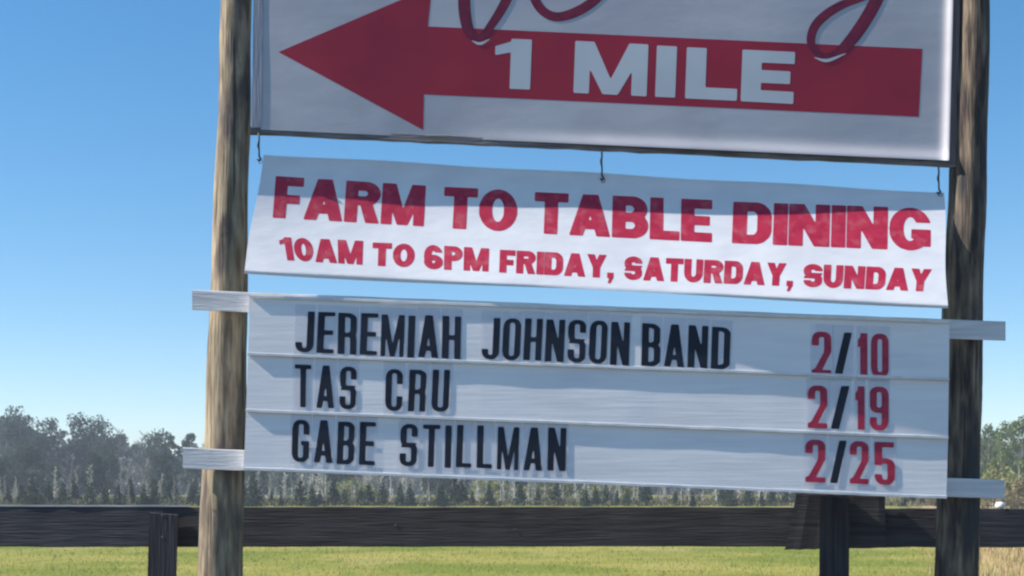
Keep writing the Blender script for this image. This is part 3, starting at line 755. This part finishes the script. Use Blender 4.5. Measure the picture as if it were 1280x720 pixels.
def variant(kind, i, trunk, crown, tmat, cmat):
    t = mesh_of(kind+'_trunk', *trunk, tmat); c = mesh_of(kind+'_crown', *crown, cmat) if not hasattr(crown[0], 'dtype') else mesh_of(kind+'_crown', crown[0].tolist(), crown[1].tolist(), cmat)
    variants.setdefault(kind, []).append((t, c))
for i in range(5):      # broad oak-like crowns, unit height 1 = 10 m
    rs2 = random.Random(100+i); big, fine, tips = branchy(10, 10, .32, .24, 100+i, up=.5, lo=.14, twigs=0)
    cs = [tuple(e) for e, L in tips]+[(rs2.uniform(-2, 2), rs2.uniform(-2, 2), rs2.uniform(1.5, 9.0)) for _ in range(11)]
    V, f = leaf_cloud(cs, [rs2.uniform(1.1, 2.2) for _ in cs], 4200, .36, seed=i); variant('oak', i, merge(big), (V, f), M['bark'], M['oak_leaf'])
for i in range(3):      # pines: bare trunk, irregular top
    rs2 = random.Random(200+i); big, fine, tips = branchy(10, 11, .2, .2, 200+i, up=.35, lo=.45, twigs=0)
    cs = [tuple(e) for e, L in tips]+[(0, 0, 9.3)]
    V, f = leaf_cloud(cs, [rs2.uniform(.5, 1.15) for _ in cs], 1100, .34, flat=.6, seed=20+i, aspect=1.3); variant('pine', i, merge(big), (V, f), M['bark'], M['pine_leaf'])
for i in range(4):      # winter-bare trees with a grey haze of twigs
    big, fine, tips = branchy(10, 16, .30, .17, 300+i, up=.75, lo=.2, twigs=9, tw=.035); variant('bare', i, merge(big), merge(fine), M['bark'], M['twig'])
for i in range(5):      # young conifers, unit 3 m
    rs2 = random.Random(400+i); cs, rd = [], []
    for k in range(26):
        t = k/25; r_ = .85*(1-t)**.75+.06; a = k*2.4; cs.append((math.cos(a)*r_*.5, math.sin(a)*r_*.5, .05+t*2.8)); rd.append(r_*.62+.06)
    V, f = leaf_cloud(cs, rd, 1100, .19, seed=40+i, aspect=1.2)
    variant('cedar', i, tube_pts([(0, 0, 0), (0, 0, 1.5), (.02, 0, 2.8)], [.06, .04, .01], 5), (V, f), M['bark'], M['cedar_leaf'])
for i in range(5):      # pale bare saplings, unit 4 m
    big, fine, tips = branchy(4, 22, .13, .06, 500+i, up=1.7, lo=.03, twigs=12, tw=.024); variant('sapling', i, merge(big), merge(fine), M['pale_twig'], M['pale_twig'])
for i in range(4):      # green trees on the right
    rs2 = random.Random(600+i); big, fine, tips = branchy(10, 10, .3, .24, 600+i, up=.6, lo=.12, twigs=0)
    cs = [tuple(e) for e, L in tips]+[(rs2.uniform(-1.5, 1.5), rs2.uniform(-1.5, 1.5), rs2.uniform(2, 9)) for _ in range(7)]
    V, f = leaf_cloud(cs, [rs2.uniform(.7, 1.5) for _ in cs], 2300, .32, seed=60+i); variant('green', i, merge(big), (V, f), M['bark'], M['green_leaf'])
for i in range(3):      # scrub
    for kd, mt in (('scrub', 'tan_leaf'), ('yscrub', 'yellow_leaf')):
        rs2 = random.Random(700+i); cs = [(rs2.uniform(-.9, .9), rs2.uniform(-.9, .9), rs2.uniform(.3, 1.5)) for _ in range(9)]
        big, fine, tips = branchy(1.8, 9, .4, .04, 700+i, up=1.2, lo=.02, twigs=3, tw=.012, levels=1)
        V, f = leaf_cloud(cs, [rs2.uniform(.35, .6) for _ in cs], 650, .15, seed=70+i, aspect=1.5); variant(kd, i, merge(big), (V, f), M['pale_twig'], M[mt])
BASEH = dict(oak=10.4, pine=10.2, bare=10.6, cedar=3.0, sapling=4.4, green=10.4, scrub=1.9, yscrub=1.9)
trees = []
def tree(kind, name, px, D, top, label=None, cat='tree', group=None, wid=1.0):
    """px column, distance D from the camera, picture row of the top"""
    v = rs.choice(variants[kind]); y = CAMY+D; x = (px-640)/F*D
    h = (HOR-top)/F*D+CAMZ; s_ = h/BASEH[kind]
    o = empty(name, (x, y, 0), label, cat, group); o.rotation_euler = (0, 0, rs.uniform(0, math.tau)); o.scale = (s_*wid, s_*wid, s_)
    o.rotation_euler.x = rs.gauss(0, .03); o.rotation_euler.y = rs.gauss(0, .03)
    t = link('trunk', v[0], o); c = link('crown', v[1], o)
    trees.append((o, px, kind)); return o
TOP = [(-200, 525), (-60, 520), (0, 519), (23, 515), (49, 525), (72, 531), (94, 521), (121, 525), (147, 530), (164, 543), (178, 536), (196, 541), (214, 541), (228, 551), (240, 541), (262, 552), (330, 558), (500, 566), (700, 572), (900, 570), (1100, 562), (1180, 556), (1230, 545)]
tx_, ty_ = [a for a, b in TOP], [b for a, b in TOP]
WOOD = None
def ftop(px): return float(np.interp(px, tx_, ty_))
# crown line, front row first
for px in (23, 49, 72, 94, 121, 147, 178, 196, 214, 240):
    kind = {72: 'bare', 147: 'bare', 178: 'bare', 214: 'pine', 240: 'pine'}.get(px, 'oak')
    tree(kind, {'oak': 'oak_tree', 'bare': 'bare_tree', 'pine': 'pine_tree'}[kind], px, rs.uniform(185, 200), ftop(px), wid=.85)
px = -170
while px < 1225:
    if not 0 < px < 250:
        kind = rs.choice(['oak', 'oak', 'bare', 'pine', 'bare']); tree(kind, {'oak': 'oak_tree', 'bare': 'bare_tree', 'pine': 'pine_tree'}[kind], px, rs.uniform(180, 205), ftop(px)+rs.uniform(0, 9), wid=.9)
    px += rs.uniform(18, 28)
px = -180
while px < 1300:
    kind = rs.choice(['oak', 'pine', 'oak', 'bare']); tree(kind, {'oak': 'oak_tree', 'bare': 'bare_tree', 'pine': 'pine_tree'}[kind], px, rs.uniform(215, 245), ftop(px)+rs.uniform(5, 14), wid=1.05)
    px += rs.uniform(18, 28)
# bare mid trees in front
px = -160
while px < 1230:
    kind = rs.choice(['bare', 'bare', 'oak']); tree(kind, {'oak': 'oak_tree', 'bare': 'bare_tree'}[kind], px, rs.uniform(140, 165), rs.uniform(556, 578), wid=1.1)
    px += rs.uniform(16, 28)
# young conifers at the far field edge
for px in (-96, -75, -52, -30, -12, 10, 28, 42, 60, 77, 94, 112, 132, 148, 162, 179, 192, 215, 242):
    tree('cedar', 'young_conifer', px+rs.uniform(-1, 1), rs.uniform(103, 112), rs.uniform(594, 606) if px != 215 else 590, wid=rs.uniform(.8, 1.2))
px = 256
while px < 1175:
    tree('cedar', 'young_conifer', px, rs.uniform(103, 110), rs.choice([592, 597, 600, 603, 608, 612]), wid=rs.uniform(.7, 1.3)); px += rs.choice([9, 13, 17, 22, 38])
px = -150
while px < 1240:
    tree('sapling', 'bare_sapling', px, rs.uniform(108, 122), rs.choice([rs.uniform(564, 585), rs.uniform(583, 606), rs.uniform(590, 606)]), wid=rs.uniform(.9, 1.7)); px += rs.choice([3, 5, 8, 11, 17])
for px in list(range(415, 480, 17))+list(range(610, 660, 16))+[700, 745, 765, 785, 905, 925]:
    tree('yscrub', 'low_bush', px, rs.uniform(128, 134), rs.uniform(594, 604), wid=1.2, cat='bush')
# right hand side: closer, greener
for px, D, top in ((1235, 128, 535), (1252, 118, 529), (1278, 112, 519), (1300, 120, 514), (1330, 115, 512), (1370, 118, 510), (1410, 122, 515), (1243, 140, 533), (1266, 135, 526), (1228, 150, 545), (1216, 155, 548)):
    tree('green', 'green_tree', px, D, top, wid=.8)
for px, D, top in ((1238, 96, 578), (1250, 92, 566), (1262, 95, 583), (1274, 90, 570), (1290, 92, 575), (1312, 94, 580)):
    tree('yscrub', 'low_bush', px, D, top, wid=.7, cat='bush')
for px, D, top in ((1229, 90, 596), (1241, 88, 604), (1256, 86, 598), (1268, 88, 603), (1281, 86, 596), (1300, 88, 600), (1195, 95, 606), (1160, 96, 612), (1125, 97, 613)):
    tree('scrub', 'dry_bush', px, D, top, wid=.95, cat='bush')
# labels: ordinal inside the stretch of the photograph in which each stands
ORD_ = ['first', 'second', 'third', 'fourth', 'fifth', 'sixth', 'seventh', 'eighth', 'ninth', 'tenth', 'eleventh', 'twelfth', 'thirteenth', 'fourteenth', 'fifteenth', 'sixteenth', 'seventeenth', 'eighteenth', 'nineteenth', 'twentieth',
       'twenty-first', 'twenty-second', 'twenty-third', 'twenty-fourth', 'twenty-fifth', 'twenty-sixth', 'twenty-seventh', 'twenty-eighth', 'twenty-ninth', 'thirtieth']
SEG = [(-999, 0, 'beyond the left edge'), (0, 250, 'left of the left sign pole'), (250, 480, 'below the word GABE'), (480, 715, 'below the word STILLMAN'),
       (715, 1000, 'below the letter board blank'), (1000, 1225, 'below the dates'), (1225, 9999, 'right of the right sign pole')]
DESC = dict(oak='grey green treeline tree', pine='dark treeline pine', bare='bare grey treeline tree', cedar='small dark conical conifer',
            sapling='pale bare sapling', green='bright green leafy tree', scrub='low tan dry bush', yscrub='low yellow green bush')
GRP = dict(oak='trees of the far treeline', pine='trees of the far treeline', bare='trees of the far treeline', cedar='young conifers along the field edge', sapling='pale saplings along the field edge',
           green='green trees at the right', scrub='dry bushes at the field edge', yscrub='yellow green bushes')
TENS = {20: 'twenty', 30: 'thirty', 40: 'forty', 50: 'fifty', 60: 'sixty', 70: 'seventy', 80: 'eighty', 90: 'ninety'}
def ordinal(n):        # n from 0
    n += 1
    if n <= 20: return ORD_[n-1]
    t = n//10*10
    if n % 10 == 0: return TENS[t][:-1]+'ieth'
    return TENS[t]+'-'+ORD_[n % 10-1]
cnt = {}
for o, px, kind in sorted(trees, key=lambda t: t[1]):
    s0 = next(s for s in SEG if s[0] <= px < s[1]); k = (kind, s0[2]); n = cnt.get(k, 0); cnt[k] = n+1
    o['label'] = '%s, %s %s' % (DESC[kind], ordinal(n), s0[2]); o['group'] = GRP[kind]
# weedy brush along the far edge of the field, rooted in the ground
n = 60000
xx = (rng.random(n)*2-1)*88; yy = 99+rng.random(n)*38; hh = (.35+.5*rng.random(n))*(.7+.5*np.sin(xx*.7+yy)*np.sin(xx*.19+1))
cc = np.stack([xx, yy, hh*rng.random(n)], 1); a = rng.normal(size=(n, 3))*[.5, .5, 1.2]; a /= np.linalg.norm(a, axis=1, keepdims=True)
b = np.cross(a, rng.normal(size=(n, 3))); b /= np.linalg.norm(b, axis=1, keepdims=True); s_ = (.5+rng.random(n))[:, None]*.16
V = np.stack([cc-a*s_, cc-b*s_*.4, cc+a*s_, cc+b*s_*.4], 1).reshape(-1, 3)
M['brush_a'] = leaf_mat('weedy_brush_green', (.05, .065, .03), (.10, .11, .05)); M['brush_b'] = leaf_mat('weedy_brush_brown', (.10, .08, .05), (.19, .155, .095))
o = link('field_edge_brush', mesh_of('field_edge_brush', V.tolist(), np.arange(4*n).reshape(-1, 4).tolist(), [M['brush_a'], M['brush_b']], mi=rng.integers(0, 2, n).tolist()))
tag(o, 'low weedy brush of green and brown along the far edge of the field', 'brush', kind='stuff')
# far-off woodland mass closing the view between trunks
n = 60000
xx = (rng.random(n)*2-1)*330; yy = 262+rng.random(n)*22; 
hp = np.array([(HOR-(ftop(640+x/(y-CAMY)*F)+14))/F*(y-CAMY)+CAMZ for x, y in zip(xx, yy)])
hp = hp*(.86+.10*np.sin(xx*.35)+.06*np.sin(xx*.83+1))
zz = hp*rng.random(n)**.9
a = rng.normal(size=(n, 3)); a /= np.linalg.norm(a, axis=1, keepdims=True); b = np.cross(a, rng.normal(size=(n, 3))); b /= np.linalg.norm(b, axis=1, keepdims=True)
c = np.stack([xx, yy, zz], 1); s_ = (.5+rng.random(n))[:, None]*.75
V = np.stack([c-a*s_, c-b*s_*.7, c+a*s_, c+b*s_*.7], 1).reshape(-1, 3)
o = link('distant_woodland', mesh_of('distant_woodland', V.tolist(), np.arange(4*n).reshape(-1, 4).tolist(), M['oak_leaf'])); tag(o, 'hazy grey green woodland closing the view behind the field', 'woodland', kind='stuff')

# ------------------------------------------------------------------ haze
import bmesh
bm = bmesh.new(); bmesh.ops.create_cube(bm, size=1)
for v in bm.verts: v.co = Vector((v.co.x*2*(G+10), v.co.y*2*(G+10), 11.5+v.co.z*25))
hz = bpy.data.meshes.new('haze'); bm.to_mesh(hz); bm.free()
hm = bpy.data.materials.new('haze_air'); hm.use_nodes = True; t = hm.node_tree; t.nodes.clear()
out = t.nodes.new('ShaderNodeOutputMaterial'); pv = t.nodes.new('ShaderNodeVolumePrincipled'); pv.inputs['Color'].default_value = (.80, .88, 1.0, 1); pv.inputs['Density'].default_value = .0009
pv.inputs['Anisotropy'].default_value = 0.0
t.links.new(pv.outputs[0], out.inputs['Volume']); hz.materials.append(hm)
o = link('haze', hz); tag(o, kind='stuff')
